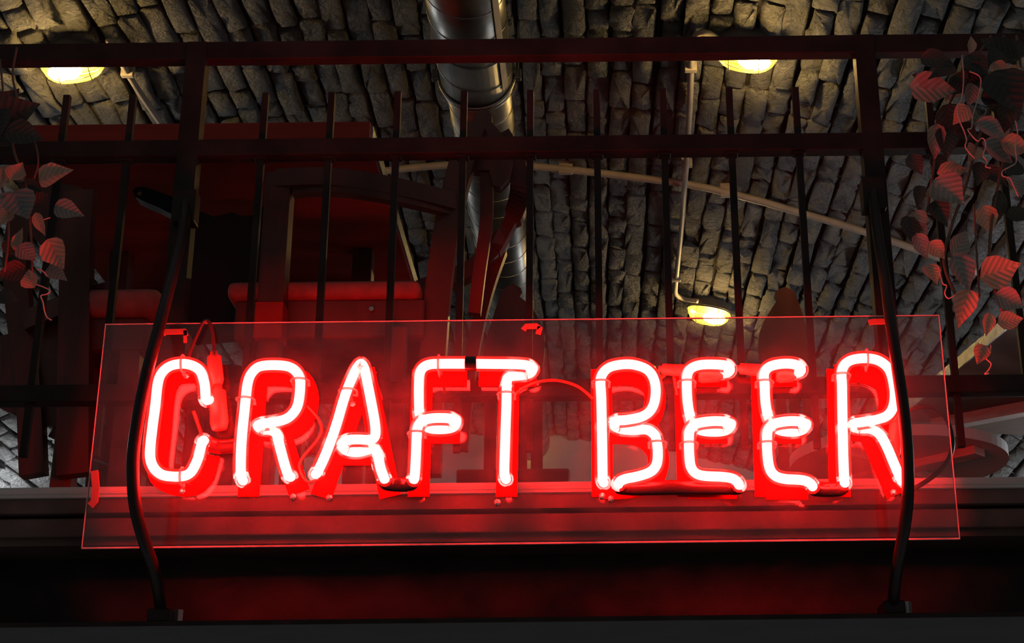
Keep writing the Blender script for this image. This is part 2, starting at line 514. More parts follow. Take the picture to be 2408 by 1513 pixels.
# ------------------------------------------------------------------ the neon sign
YA = 3.00                       # front face of the acrylic
YT = 2.935                      # plane of the tubes
x0 = (P(193, 1286, YA).x + P(250, 765, YA).x) / 2
x1 = (P(2255, 1267, YA).x + P(2207, 742, YA).x) / 2
zs0 = (P(193, 1286, YA).z + P(2255, 1267, YA).z) / 2
zs1 = (P(250, 765, YA).z + P(2207, 742, YA).z) / 2
sign = empty('neon_sign', (0, YA, zs0), 'lit red neon sign reading CRAFT BEER on a clear acrylic sheet', 'neon sign')
TH = 0.005
MB().box((x0, YA, zs0), (x1, YA + TH, zs1)).build('acrylic_sheet', M['acrylic'], sign)
ew = 0.0028
e = MB()
for nm, a, b in (('sheet_edge', (x0, YA - .0002, zs0 - ew), (x1, YA + TH + .0002, zs0)), ('sheet_edge', (x0, YA - .0002, zs1), (x1, YA + TH + .0002, zs1 + ew * .7)),
                 ('sheet_edge', (x0 - ew * .7, YA - .0002, zs0 - ew), (x0, YA + TH + .0002, zs1 + ew * .7)), ('sheet_edge', (x1, YA - .0002, zs0 - ew), (x1 + ew * .7, YA + TH + .0002, zs1 + ew * .7))):
    MB().box(a, b).build(nm, M['acryedge'], sign)

B = 0.036                       # how far a doubled-back tube lies behind the front run
E = 0.058                       # tube end turning back to the sheet
tubes = {
 'letter_c': [(496,937,E),(490,941,.02),(484,938),(481,903),(471,874),(454,861),(430,856),(401,861),(381,877),(371,903),(365,958),(359,1002),(353,1060),(356,1089),(369,1109),(390,1119.5),(427,1121),(449,1111),(464,1083),(471,1057),(476,1040),(479,1036,.02),(481,1040,E)],
 'letter_r': [(572,1131,E),(570,1128,.02),(566,1105),(568,1039),(576,956),(583,899),(596,873),(616,861),(659,859.6),(686,866),(702,883),(706,906),(702,946),(692,969),(672,986),(639,994),(616,997),(606,1002,.015),(616,1009,B),(638,1013,.022),(650,1022,.008),(659,1055),(669,1092),(678,1118),(682,1122,.02),(684,1122,E)],
 'letter_a': [(742,1116,E),(744,1114,.02),(748,1108),(766,1069),(789,1006),(812,929),(832,880),(843,861),(850,856),(856,866),(861,886),(869,926),(879,979),(883,1012),(880,1030),(866,1035),(845,1034),(822,1035),(807,1041,.006),(803,1048,.018),(814,1060,B),(840,1064,B),(866,1058,.024),(880,1055,.012),(889,1075),(895,1102),(903,1124),(905,1128,.015)],
 'letter_f': [(972,1128,.015),(975,1122),(978,1072),(980,1022),(984,1001),(996,989),(1018,984),(1052,984),(1068,988,.006),(1073,994,.018),(1064,1006,B),(1035,1010,B),(1006,1006,B),(991,988,.024),(986,969,.008),(985,939),(985,906),(987,880),(995,865),(1011,857.5),(1038,856),(1094,856)],
 'letter_t': [(1121,856),(1160,856.5),(1205,857),(1236,859),(1250,865,.006),(1252,872,.02),(1240,881,B),(1216,884,.026),(1198,887,.012),(1192,902),(1191,950),(1189,1006),(1187,1072),(1186,1110),(1188,1124),(1190,1127,.02),(1190,1128,E)],
 'letter_b': [(1420,1136,E),(1418,1133,.02),(1417,1120),(1416,1039),(1414,939),(1412,900),(1417,880),(1432,865),(1459,858),(1489,858),(1519,868),(1535,886),(1542,913),(1539,946),(1527,969),(1505,982),(1474,988),(1450,990),(1441,996,.015),(1454,1008,B),(1486,1012,.026),(1519,1011,.01),(1538,1022),(1545,1042),(1547,1072),(1543,1095),(1528,1111),(1499,1121),(1474,1126),(1459,1132),(1454,1140,.015)],
 'letter_e': [(1738,1142,.018),(1735,1135),(1722,1126),(1698,1122),(1658,1120),(1637,1114),(1625,1099),(1621,1072),(1620,1026),(1625,1008),(1640,996),(1675,991),(1704,992),(1716,997,.008),(1718,1002,.02),(1706,1013,B),(1674,1016,B),(1644,1011,B),(1628,994,.022),(1622,976,.006),(1617,946),(1615,906),(1617,880),(1628,865),(1652,858),(1690,858),(1710,861),(1717,870,.012),(1710,877,.03),(1694,879,.04)],
 'letter_e2': [(1911,1145,.018),(1908,1140),(1898,1133),(1880,1129),(1846,1127),(1822,1119),(1809,1099),(1804,1060),(1804,1024),(1809,1007),(1824,996),(1855,991),(1882,992),(1893,997,.008),(1895,1002,.02),(1883,1013,B),(1855,1016,B),(1828,1010,B),(1812,992,.022),(1805,974,.006),(1800,946),(1798,906),(1797,880),(1808,864),(1831,857),(1859,856),(1878,861),(1884,871,.012),(1877,877,.03),(1863,878,.04)],
 'letter_r2': [(1987,1137,E),(1986,1134,.02),(1985,1122),(1983,1070),(1981,971),(1980,905),(1979,880),(1986,859),(2003,847),(2033,843),(2062,847),(2085,862),(2097,885),(2104,925),(2100,958),(2086,978),(2059,988),(2028,993),(2010,996),(2003,1002,.015),(2018,1008,B),(2046,1009,.022),(2068,1022,.008),(2085,1050),(2102,1090),(2115,1120),(2119,1128,.02),(2120,1132,E)],
}
def tp(q): return P(q[0], q[1], YT + (q[2] if len(q) > 2 else 0))
labels = {'letter_c': 'C', 'letter_r': 'R', 'letter_a': 'A', 'letter_f': 'F', 'letter_t': 'T', 'letter_b': 'B', 'letter_e': 'E', 'letter_e2': 'E', 'letter_r2': 'R'}
for nm, pts in tubes.items():
    path = smooth_path([tp(q) for q in pts], 4)
    nm2 = nm.rstrip('2')
    sh = MB().tube(path, 0.0152, 12).build(nm2 + '_tube', M['glass'], sign, True)
    sh['label'] = 'glass neon tube bent into the letter ' + labels[nm]
    MB().tube(path, 0.0096, 12).build('glowing_gas', M['core'], sh, True)
blocked = [
 [(905,1128,.015),(908,1136,.022),(920,1139,.03),(940,1140,.034),(958,1139,.03),(969,1136,.022),(972,1128,.015)],
 [(1094,856),(1108,856),(1121,856)],
 [(1454,1140,.015),(1458,1146,.03),(1490,1148,.045),(1600,1147,.05),(1700,1147,.045),(1732,1147,.03),(1738,1142,.018)],
 [(1911,1145,.018),(1916,1150,.03),(1940,1152,.045),(1970,1151,.05),(1984,1146,.055)],
 [(488,1042,.04),(510,1050,.05),(535,1050,.05),(560,1046,.045)],
]
for pts in blocked:
    MB().tube(smooth_path([tp(q) for q in pts], 4), 0.0148, 12).build('blocked_tube', M['blocked'], sign, True)

# flat red letters stuck on the sheet behind the tubes (drawn in the tube plane, set back on the sheet)
def bp(px, py):
    p = P(px, py, YT)
    return Vector((p.x, YA - 0.0022, p.z))
def arcpts(pts): return smooth_path([bp(*q) for q in pts], 4)
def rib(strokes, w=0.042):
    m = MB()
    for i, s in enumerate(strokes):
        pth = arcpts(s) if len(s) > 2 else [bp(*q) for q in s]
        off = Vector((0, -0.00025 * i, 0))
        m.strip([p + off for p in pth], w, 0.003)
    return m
back = {
 'C': [[(483,930),(480,890),(455,858),(425,853),(390,862),(368,900),(357,1000),(350,1080),(370,1112),(420,1125),(455,1110),(475,1050)]],
 'R': [[(568,1150),(590,850)], [(585,862),(650,860),(695,872),(712,915),(700,965),(660,990),(580,990)], [(640,985),(690,1140)]],
 'A': [[(742,1150),(852,845)], [(846,845),(908,1150)], [(778,1050),(890,1050)]],
 'F': [[(976,1150),(986,845)], [(980,862),(1092,862)], [(980,998),(1075,998)]],
 'T': [[(1187,1150),(1193,850)], [(1121,862),(1258,862)]],
 'B': [[(1417,1150),(1414,845)], [(1412,862),(1490,860),(1535,885),(1542,930),(1520,975),(1470,992),(1414,992)], [(1414,1000),(1500,1003),(1546,1040),(1548,1085),(1525,1118),(1470,1130),(1414,1130)]],
 'E': [[(1622,1150),(1614,845)], [(1612,862),(1715,862)], [(1616,998),(1716,998)], [(1622,1130),(1738,1130)]],
 'E2': [[(1808,1150),(1797,845)], [(1796,862),(1882,862)], [(1800,998),(1893,998)], [(1808,1132),(1908,1132)]],
 'R2': [[(1986,1150),(1979,845)], [(1976,858),(2035,853),(2090,875),(2104,925),(2090,968),(2050,990),(1982,990)], [(2050,985),(2122,1145)]],
}
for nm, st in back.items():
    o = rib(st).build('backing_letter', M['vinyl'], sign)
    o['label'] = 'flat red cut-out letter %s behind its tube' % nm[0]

# clear supports holding the tubes off the sheet
def support(px, py, vertical=True):
    c = P(px, py, YT)
    m = MB()
    ring = []
    for k in range(15):
        a = -0.35 + (math.pi + 0.7) * k / 14
        if vertical: ring.append(c + Vector((math.cos(a) * 0.0175, -math.sin(a) * 0.0175, 0)))
        else: ring.append(c + Vector((0, -math.sin(a) * 0.0175, math.cos(a) * 0.0175)))
    m.tube(ring, 0.0022, 6)
    m.tube([ring[0], ring[0] + Vector((0, 0.012, -0.004)), c + Vector((0, 0.02, 0)), c + Vector((0, YA - YT, 0))], 0.0028, 6)
    m.tube([ring[-1], ring[-1] + Vector((0, 0.012, -0.004)), c + Vector((0, 0.02, 0))], 0.0028, 6)
    m.build('tube_support', M['support'], sign, True)
for px, py in ((577,940),(705,896),(818,920),(980,1020),(1191,928),(1413,900),(1546,1043),(1615,900),(1620,1045),(1798,900),(1804,1044),(1979,884)):
    support(px, py)
for px, py in ((430,856),(428,1121),(1032,856),(2038,843)):
    support(px, py, False)

# electrodes, boots, wires, hooks, bolts
def wire(pts, r, m, name, Y):
    MB().tube(smooth_path([P(q[0], q[1], q[2] if len(q) > 2 else Y) for q in pts], 5), r, 8).build(name, m, sign, True)
def boot(a, b, Y, r=0.016):
    p, q = P(a[0], a[1], Y), P(b[0], b[1], Y)
    d = q - p
    MB().tube([p, p + d * .12, p + d * .15, p + d * .85, q], [r * .45, r * .5, r * .85, r, r * .8], 12).build('electrode_boot', M['boot'], sign, True)
boot((503,828), (508,905), YA - 0.024)
boot((512,905), (516,1010), YA - 0.020, 0.018)
boot((1548,868), (1612,872), YA - 0.024, 0.013)
boot((1730,866), (1796,872), YA - 0.024, 0.013)
boot((1700,884), (1642,884), YA - 0.030, 0.015)
boot((1872,884), (1825,884), YA - 0.030, 0.015)
boot((2106,985), (2100,1080), YA - 0.020, 0.014)
wire([(440,852),(456,806),(477,760),(491,757),(500,785),(504,830)], 0.004, M['wire'], 'high_tension_wire', YA - 0.012)
wire([(1196,958),(1216,924),(1258,901),(1308,895),(1358,909),(1394,938)], 0.0030, M['redwire'], 'high_tension_wire', YA - 0.010)
wire([(722,955),(748,985),(756,1012),(742,1040),(712,1076),(704,1100),(722,1134),(745,1128)], 0.0028, M['redwire'], 'high_tension_wire', YA - 0.008)
wire([(1535,905),(1556,888),(1580,872),(1588,905),(1592,930)], 0.0035, M['redwire'], 'high_tension_wire', YA - 0.012)
wire([(2104,990),(2138,966),(2175,957),(2208,966),(2231,998),(2240,1045),(2228,1085),(2195,1120),(2150,1150),(2118,1168)], 0.0048, M['wire'], 'supply_cable', YA + 0.035)
wire([(455,968),(468,1005),(478,1036)], 0.0032, M['redwire'], 'high_tension_wire', YA - 0.008)
def hook(pts, w=0.011, Y=YA - 0.004):
    MB().strip([P(a, b, Y) for a, b in pts], w, 0.004).build('hanger_hook', M['hook'], sign)
hook([(383,787),(390,781),(436,780),(437,790)]); hook([(436,778),(436,806)], 0.007)
hook([(1231,776),(1237,768),(1262,767),(1268,773)]); hook([(1262,776),(1274,779)], 0.016)
hook([(2043,759),(2052,757),(2096,756),(2104,752)])
hook([(222,1108),(226,1150),(222,1180),(212,1190)], 0.014)
for a, b in ((440,886),(430,1157),(1170,1183),(830,952),(690,1170),(775,1172),(1416,1168),(1437,1175),(2100,1160)):
    c = P(a, b, YA)
    MB().tube([c + Vector((0, .002, 0)), c + Vector((0, -.006, 0)), c + Vector((0, -.009, 0))], [.0065, .0065, .003], 6).build('bolt', M['bolt'], sign)

# ------------------------------------------------------------------ two bowed bars in front of the sign
def bowed(pts, label):
    root = empty('bowed_bar', P(pts[-1][0], pts[-1][1], 3.14), label, 'support bar', 'bowed bars in front of the sign')
    path = smooth_path([P(*q) for q in pts], 5)
    MB().tube(path, 0.0118, 14).build('curved_bar', M['bar'], root, True)
    c = path[-1]
    MB().bevbox((c.x - .022, c.y - .02, zf1), (c.x + .022, c.y + .06, zf1 + .028), .006).build('foot_clamp', M['bar'], root)
    MB().tube([(c.x + .03, c.y + .02, zf1), (c.x + .03, c.y + .02, zf1 + .03)], .011, 6).build('clamp_bolt', M['bolt'], root)
    c = path[0]
    MB().bevbox((c.x - .026, c.y - .016, c.z - .06), (c.x + .026, c.y + .03, c.z + .02), .004).build('post_clamp', M['bar'], root)
bowed([(437,470,3.262),(430,540,3.20),(405,650,3.05),(376,762,2.93),(345,880,2.87),(322,1000,2.85),(312,1090,2.85),(318,1190,2.87),(338,1270,2.93),(362,1340,3.03),(374,1400,3.10),(378,1436,3.14)],
      'black bowed bar crossing the sign left of the letter C')
bowed([(2052,440,3.262),(2062,540,3.19),(2080,650,3.05),(2093,745,2.93),(2108,850,2.87),(2124,960,2.85),(2133,1060,2.85),(2135,1150,2.86),(2130,1220,2.90),(2118,1290,2.98),(2108,1350,3.06),(2102,1400,3.11),(2100,1428,3.14)],
      'black bowed bar crossing the sign over the last letter R')

# ------------------------------------------------------------------ ceiling lamps
def lamp(px, py, bulbside, yaw, label):
    c = vault(px, py, -0.002)
    nrm = (Vector((VX, c.y, VC)) - c).normalized()          # towards the room
    ex = Vector((math.cos(yaw), math.sin(yaw), 0)); ex = (ex - nrm * ex.dot(nrm)).normalized()
    ey = nrm.cross(ex)
    root = empty('bulkhead_lamp', c, label, 'lamp', 'bulkhead lamps on the vault')
    def T(x, y, z): return c + ex * x + ey * y + nrm * z
    def oval(a, b, z, n=24): return [T(a * math.copysign(abs(math.cos(t)) ** .8, math.cos(t)), b * math.copysign(abs(math.sin(t)) ** .8, math.sin(t)), z) for t in [2 * math.pi * k / n for k in range(n)]]
    def loft(levels):
        vs, fs = [], []
        n = 24
        for L in levels: vs += L
        for i in range(len(levels) - 1):
            for k in range(n):
                a = i * n + k; b = i * n + (k + 1) % n
                fs.append((a, b, b + n, a + n))
        fs.append(tuple(range(n))); fs.append(tuple((len(levels) - 1) * n + k for k in range(n)))
        return MB().add(vs, fs)
    A, Bq = 0.108, 0.072
    loft([oval(A * 1.02, Bq * 1.02, -0.01), oval(A * 1.02, Bq * 1.02, 0.045), oval(A * .95, Bq * .95, 0.05)]).build('base', M['lampbase'], root)
    loft([oval(A * .90, Bq * .90, .0502), oval(A * .90, Bq * .90, .052)]).build('reflector', M['reflect'], root)
    lv = []
    for k in range(9):
        t = k / 8 * math.pi / 2
        f = max(math.cos(t), 0.02)
        lv.append(oval(A * f ** .7, Bq * f ** .7, 0.053 + 0.062 * math.sin(t)))
    loft(lv).build('glass_dome', M['dome'], root, True)
    bl = []
    for k in range(9):
        t = -math.pi / 2 + math.pi * k / 8
        r = max(math.cos(t), 0.03)
        bl.append([T(bulbside * 0.032 + 0.058 * math.sin(t), 0.040 * r * math.cos(u), 0.082 + 0.027 * r * math.sin(u)) for u in [2 * math.pi * j / 24 for j in range(24)]])
    loft(bl).build('bulb', M['bulb'], root, True)
    cg = MB()
    cg.tube([T(A * 1.0 * math.cos(t), 0, .05 + .070 * math.sin(t)) for t in [math.pi * k / 14 for k in range(15)]], .0018, 6)
    for xo in (-.5, 0.5):
        cg.tube([T(A * xo * 1.0, Bq * 1.02 * math.cos(t), .05 + .066 * math.sin(t)) for t in [math.pi * k / 14 for k in range(15)]], .0018, 6)
    cg.tube(oval(A * 1.03, Bq * 1.03, 0.052) + [oval(A * 1.03, Bq * 1.03, 0.052)[0]], .004, 6)
    cg.build('wire_cage', M['cage'], root)
    return root
lamp(168, 120, -1, 0.10, 'yellow bulkhead lamp glowing at the upper left, beside the sloping conduit')
lamp(1762, 95, 1, -0.10, 'yellow bulkhead lamp glowing under the top rail at the upper right')
lamp(1672, 712, 1, -0.12, 'yellow bulkhead lamp farther down the vault, just above the sign')

# ------------------------------------------------------------------ conduits on the vault
def conduit(name, pts, r, label, off=0.028, clips=()):
    root = empty(name, vault(pts[0][0], pts[0][1], off), label, 'conduit')
    path = smooth_path([vault(q[0], q[1], q[2] if len(q) > 2 else off) for q in pts], 6)
    MB().tube(path, r, 10).build('pipe', M['conduit'], root, True)
    for a, b in clips:
        c = vault(a, b, off)
        MB().bevbox((c.x - r * 1.9, c.y - .012, c.z - r * 1.3), (c.x + r * 1.9, c.y + .012, c.z + .04), .004).build('clip', M['conduit'], root)
conduit('electrical_conduit', [(255,95),(290,155),(330,220),(385,300),(440,380)], 0.012, 'pale straight conduit sloping down from the upper left lamp', clips=[(300,172)])
conduit('electrical_conduit', [(1690,92),(1662,78),(1640,80),(1630,100),(1626,130),(1622,250),(1614,385,.04),(1610,435,.066),(1604,520,.04),(1594,620),(1588,680),(1592,695),(1610,704),(1640,708,.04)], 0.012, 'pale conduit running between the two right hand lamps', clips=[(1624,160),(1615,385),(1590,655)])
conduit('electrical_conduit', [(905,402),(1000,392),(1100,387),(1260,392),(1400,406),(1500,418),(1620,434),(1750,463),(1880,500),(2000,535),(2150,585),(2300,640)], 0.016, 'thick pale conduit curving across the vault behind the bars', clips=[(1710,453),(1330,399)])

# ------------------------------------------------------------------ spiral duct
duct = empty('spiral_duct', (-0.413, 4.2, VH - 0.36), 'galvanised spiral air duct hanging below the vault', 'duct')
DX, DZ = -0.413, 2.80
def cyl(name, y0, y1, r, n=40, m='galv'):
    return MB().tube([(DX, y0, DZ), (DX, y1, DZ)], r, n).build(name, M[m], duct, True)
cyl('front_section', 4.05, 4.93, 0.130)
cyl('rear_section', 4.90, 9.6, 0.117)
for y, r in ((4.93, .1345), (4.965, .128)):
    MB().tube([(DX + r * math.cos(t), y, DZ + r * math.sin(t)) for t in [2 * math.pi * k / 48 for k in range(49)]], .0065, 8).build('collar', M['galv'], duct, True)
def helix(y0, y1, r, pitch_):
    n = int((y1 - y0) / pitch_ * 32)
    return [(DX + r * math.cos(2 * math.pi * k / 32), y0 + (y1 - y0) * k / n, DZ + r * math.sin(2 * math.pi * k / 32)) for k in range(n + 1)]
MB().tube(helix(4.06, 4.9, .1305, .16), .0026, 6).build('spiral_seam', M['galv'], duct, True)
MB().tube(helix(4.98, 9.5, .1175, .16), .0026, 6).build('spiral_seam', M['galv'], duct, True)
a = math.radians(-38)
MB().strip([(DX + .134 * math.cos(a), 4.06, DZ + .134 * math.sin(a)), (DX + .134 * math.cos(a), 4.88, DZ + .134 * math.sin(a))], .028, .003, nrm=(math.cos(a), 0, math.sin(a))).build('seam_strap', M['conduit'], duct)
for y in (4.93, 6.6, 8.4):
    for sx in (-1, 1):
        rr = .135 if y < 5 else .121
        MB().bevbox((DX + sx * (rr + .012) - .012, y - .012, DZ - .02), (DX + sx * (rr + .012) + .012, y + .012, DZ + .02), .003).build('clamp', M['galv'], duct)
        MB().tube([(DX + sx * (rr + .012), y, DZ), (DX + sx * (rr + .012), y, VH - .02)], .004, 6).build('hanger_rod', M['galv'], duct)

# ------------------------------------------------------------------ high table on the left, seen from below
ZT = 1.90
tbl = empty('high_table', (-1.5, 4.2, FLOOR), 'large dark red wooden high table over the chairs on the left', 'table')
TX1 = PZ(884, 377, ZT).x
TX0 = PZ(-5, 345, ZT).x
TY0 = PZ(600, 328, ZT).y
TY1 = TY0 + 1.15
MB().bevbox((TX0, TY0, ZT), (TX1, TY1, ZT + 0.05), .004).build('tabletop', M['table'], tbl)
MB().box((TX1 - .001, TY0 + .02, ZT + .004), (TX1 + .006, TY1, ZT + .046)).build('edge_band', M['edge'], tbl)
for x in (TX0 + .12, TX1 - .12):
    for y in (TY0 + .75, TY1 - .06):
        MB().bevbox((x - .03, y - .03, FLOOR), (x + .03, y + .03, ZT), .004).build('leg', M['wood'], tbl)
MB().box((TX0 + .12, TY1 - .09, ZT - .07), (TX1 - .12, TY1 - .06, ZT)).build('apron', M['wood'], tbl)

# ------------------------------------------------------------------ armchair behind the railing (centre left)
def poly(name, pts, Y, th, m, parent):
    MB().prism([P(a, b, Y) for a, b in pts], (0, 1, 0), th).build(name, m, parent)
ch = empty('armchair', (-0.65, 3.75, FLOOR), 'dark wooden armchair with red cushion and shaped open back, left of the duct', 'chair')
sx0 = P(535, 695, 3.52).x; sx1 = P(1003, 715, 3.56).x
MB().bevbox((sx0 + .02, 3.52, 1.292), (sx1, 3.86, 1.392), .012).build('seat_frame', M['wood'], ch)
MB().bevbox((sx0, 3.505, 1.392), (sx1 - .01, 3.86, 1.436), .02).build('cushion', M['cushion'], ch, True)
c0 = P(658, 410, 3.47)
MB().bevbox((c0.x - .031, 3.455, 1.36), (c0.x + .031, 3.515, c0.z + .0), .005).build('arm_post', M['wood'], ch)
MB().bevbox((c0.x - .033, 3.450, 1.27), (c0.x + .033, 3.515, 1.36), .003).build('post_joint', M['table'], ch)
for x in (c0.x, sx1 - .06):
    for y in (3.49, 3.83):
        MB().bevbox((x - .026, y - .026, FLOOR), (x + .026, y + .026, 1.30), .005).build('leg', M['wood'], ch)
MB().strip(smooth_path([P(650,428,3.48), P(760,424,3.46), P(870,436,3.48), P(980,458,3.53), P(1075,482,3.60)], 5), .046, .05).build('arm', M['wood'], ch)
MB().strip(smooth_path([P(690,452,3.475), P(780,447,3.455), P(880,460,3.475), P(980,480,3.525), P(1060,500,3.59)], 5), .022, .03).build('arm_lower_rail', M['wood'], ch)
MB().strip(smooth_path([P(1122,300,3.62), P(1092,370,3.61), P(1068,460,3.60), P(1048,560,3.59), P(1032,680,3.58), P(1022,800,3.57), P(1012,950,3.56), P(1006,1120,3.56)], 4), [.05] * 3 + [.062] * 26, .04).build('back_stile', M['wood'], ch)
poly('crest', [(1116,272),(1128,258),(1145,256),(1156,270),(1157,288),(1176,310),(1200,340),(1206,380),(1196,420),(1176,440),(1160,436),(1150,400),(1128,400),(1112,400),(1086,380),(1096,330)], 3.63, .035, M['wood'], ch)
MB().strip(smooth_path([P(1180,320,3.66), P(1212,380,3.68), P(1224,440,3.70), P(1215,492,3.74), P(1192,540,3.79), P(1166,590,3.86)], 5), [.045] * 8 + [.052] * 10 + [.035] * 8, .04).build('curved_stile', M['wood'], ch)
MB().strip(smooth_path([P(1140,390,3.65), P(1145,460,3.67), P(1142,540,3.70), P(1128,640,3.74), P(1116,740,3.78)], 5), .032, .025).build('back_splat', M['wood'], ch)
MB().strip(smooth_path([P(1182,560,3.86), P(1150,604,3.88), P(1095,644,3.90), P(1010,676,3.92), P(925,712,3.94)], 5), .044, .05).build('arm', M['wood'], ch)
MB().strip(smooth_path([P(1178,590,3.90), P(1150,670,3.92), P(1126,760,3.93), P(1104,880,3.94), P(1085,1060,3.95)], 4), .034, .035).build('back_leg', M['wood'], ch)
q = P(890, 715, 3.515)
MB().strip([P(765,800,3.62), P(880,742,3.60), P(1002,690,3.58)], .012, .012).build('brace', M['table'], ch)
c = P(874, 728, 3.515)
MB().tube([c, c + Vector((0, -.006, 0))], .006, 8).build('screw', M['bolt'], ch)

# ------------------------------------------------------------------ second armchair at the far left
ch = empty('armchair', (-1.55, 3.8, FLOOR), 'dark wooden armchair with rounded red cushion behind the left ivy', 'chair')
cx0 = P(150, 700, 3.6).x; cx1 = P(383, 700, 3.6).x
MB().bevbox((cx0, 3.60, 1.29), (cx1 - .03, 4.0, 1.385), .02).build('seat_frame', M['wood'], ch)
MB().bevbox((cx0, 3.58, 1.385), (cx1, 4.0, 1.455), .032).build('cushion', M['cushion'], ch, True)
for x in (cx0 + .04, cx1 - .07):
    for y in (3.63, 3.96):
        MB().bevbox((x - .025, y - .025, FLOOR), (x + .025, y + .025, 1.30), .005).build('leg', M['wood'], ch)
MB().strip(smooth_path([P(190,455,3.62), P(182,560,3.61), P(180,700,3.60), P(178,860,3.59), P(176,1120,3.58)], 4), .075, .04).build('back_stile', M['wood'], ch)
MB().strip(smooth_path([P(60,480,3.75), P(40,600,3.75), P(50,760,3.74), P(70,900,3.72), P(80,1120,3.7)], 4), .06, .04).build('back_stile', M['wood'], ch)
poly('crest', [(55,470),(90,440),(140,430),(190,440),(215,470),(200,560),(150,590),(100,580),(60,540)], 3.66, .03, M['wood'], ch)
MB().strip([P(60,760,3.70), P(170,715,3.66), P(262,690,3.62)], .05, .04).build('arm', M['wood'], ch)
poly('side_panel', [(0,790),(215,740),(240,900),(245,1000),(150,1010),(60,990),(0,960)], 3.72, .02, M['wood'], ch)
MB().strip([P(130,1010,3.74), P(230,1060,3.74), P(420,1120,3.75)], .05, .03).build('stretcher', M['wood'], ch)

# dark padded chair under the table
ch = empty('padded_chair', (-1.05, 4.1, FLOOR), 'black padded chair with scrolled top tucked under the high table', 'chair')
YP = 3.90
MB().prism([P(a, b, YP) for a, b in [(312,450),(318,441),(336,439),(360,446),(420,468),(455,490),(500,509),(520,506),(545,499),(570,508),(600,505),(635,468),(655,450),(668,470),(660,780),(420,800),(428,600),(422,520),(400,502),(370,487),(335,472),(318,463)]], (0, 1, 0), .05).build('backrest', M['dark'], ch)
xa_, xb_ = P(430, 790, YP).x, P(585, 790, YP).x
MB().bevbox((xa_, YP - .02, 1.24), (xb_, YP + .42, 1.36), .03).build('seat', M['dark'], ch, True)
for x in (xa_ + .04, xb_ - .04):
    for y in (YP + .04, YP + .36):
        MB().bevbox((x - .02, y - .02, FLOOR), (x + .02, y + .02, 1.26), .003).build('leg', M['wood'], ch)
c = P(330, 458, YP)
MB().tube([c, c + Vector((0, -.008, 0))], .006, 8).build('stud', M['bolt'], ch)

# ------------------------------------------------------------------ two shaped chair backs farther in
def fanchair(outline, Y, slots, label):
    xs = [P(a, b, Y).x for a, b in outline]
    xc = (min(xs) + max(xs)) / 2
    root = empty('shaped_chair', (xc, Y + .2, FLOOR), label, 'chair', 'shaped chairs in the middle of the balcony')
    MB().prism([P(a, b, Y) for a, b in outline], (0, 1, 0), .03).build('crest', M['wood'], root)
    wA, wB = min(xs), max(xs)
    zt = P(outline[0][0], slots[0], Y).z + .02
    zs = FLOOR + .48
    n = 4
    for k in range(n):
        x = wA + (wB - wA) * (k + .5) / n
        w = (wB - wA) / n - .012
        MB().bevbox((x - w / 2, Y + .004, zs), (x + w / 2, Y + .026, zt), .003).build('back_slat', M['wood'], root)
    MB().bevbox((wA - .08, Y - .02, zs - .05), (wB + .08, Y + .42, zs), .012).build('seat', M['wood'], root)
    for x in (wA - .05, wB + .05):
        for y in (Y, Y + .38):
            MB().bevbox((x - .02, y - .02, FLOOR), (x + .02, y + .02, zs - .04), .003).build('leg', M['wood'], root)
fanchair([(1205,667),(1224,677),(1228,688),(1222,698),(1240,712),(1258,735),(1270,758),(1278,785),(1281,815),(1278,850),(1268,880),(1140,880),(1136,850),(1138,820),(1148,780),(1158,750),(1166,725),(1174,700),(1184,681)], 4.8, [845], 'dark wooden chair back with shaped top below the spiral duct')
fanchair([(1845,675),(1860,680),(1872,692),(1877,708),(1884,728),(1892,755),(1902,785),(1909,820),(1908,850),(1900,880),(1796,880),(1788,850),(1783,815),(1785,785),(1796,756),(1812,730),(1827,707),(1823,690),(1832,680)], 5.2, [845], 'dark wooden chair back with shaped top right of the lower lamp')

# ------------------------------------------------------------------ square table at the right, seen from below
ZQ = 1.66
K1 = PZ(2372, 772, ZQ); K2 = PZ(2085, 1010, ZQ)
d = (K2 - K1); Ls = d.length; d.normalize()
pr = Vector((-d.y, d.x, 0))
if pr.x < 0: pr = -pr
K3 = K2 + pr * Ls; K4 = K1 + pr * Ls
mid = (K1 + K3) / 2
qt = empty('square_table', (mid.x, mid.y, FLOOR), 'brown wooden table with silvery edge behind the right ivy', 'table')
MB().prism([K1, K2, K3, K4], (0, 0, 1), .035).build('tabletop', M['tan'], qt)
off = -pr * .004
MB().strip([K1 + off + Vector((0, 0, .018)), K2 + off + Vector((0, 0, .018))], .04, .006, nrm=pr).build('edge_band', M['edge'], qt)
for a, b in ((K1, K3), (K2, K4)):
    MB().strip([a.lerp(b, .12) - Vector((0, 0, .02)), a.lerp(b, .88) - Vector((0, 0, .02))], .05, .04, nrm=(0, 0, 1)).build('cross_bar', M['pale'], qt)
MB().tube([(mid.x, mid.y, FLOOR + .03), (mid.x, mid.y, ZQ)], .035, 16).build('pedestal', M['wood'], qt, True)
MB().tube([(mid.x, mid.y, FLOOR), (mid.x, mid.y, FLOOR + .03)], .25, 32).build('foot', M['wood'], qt)

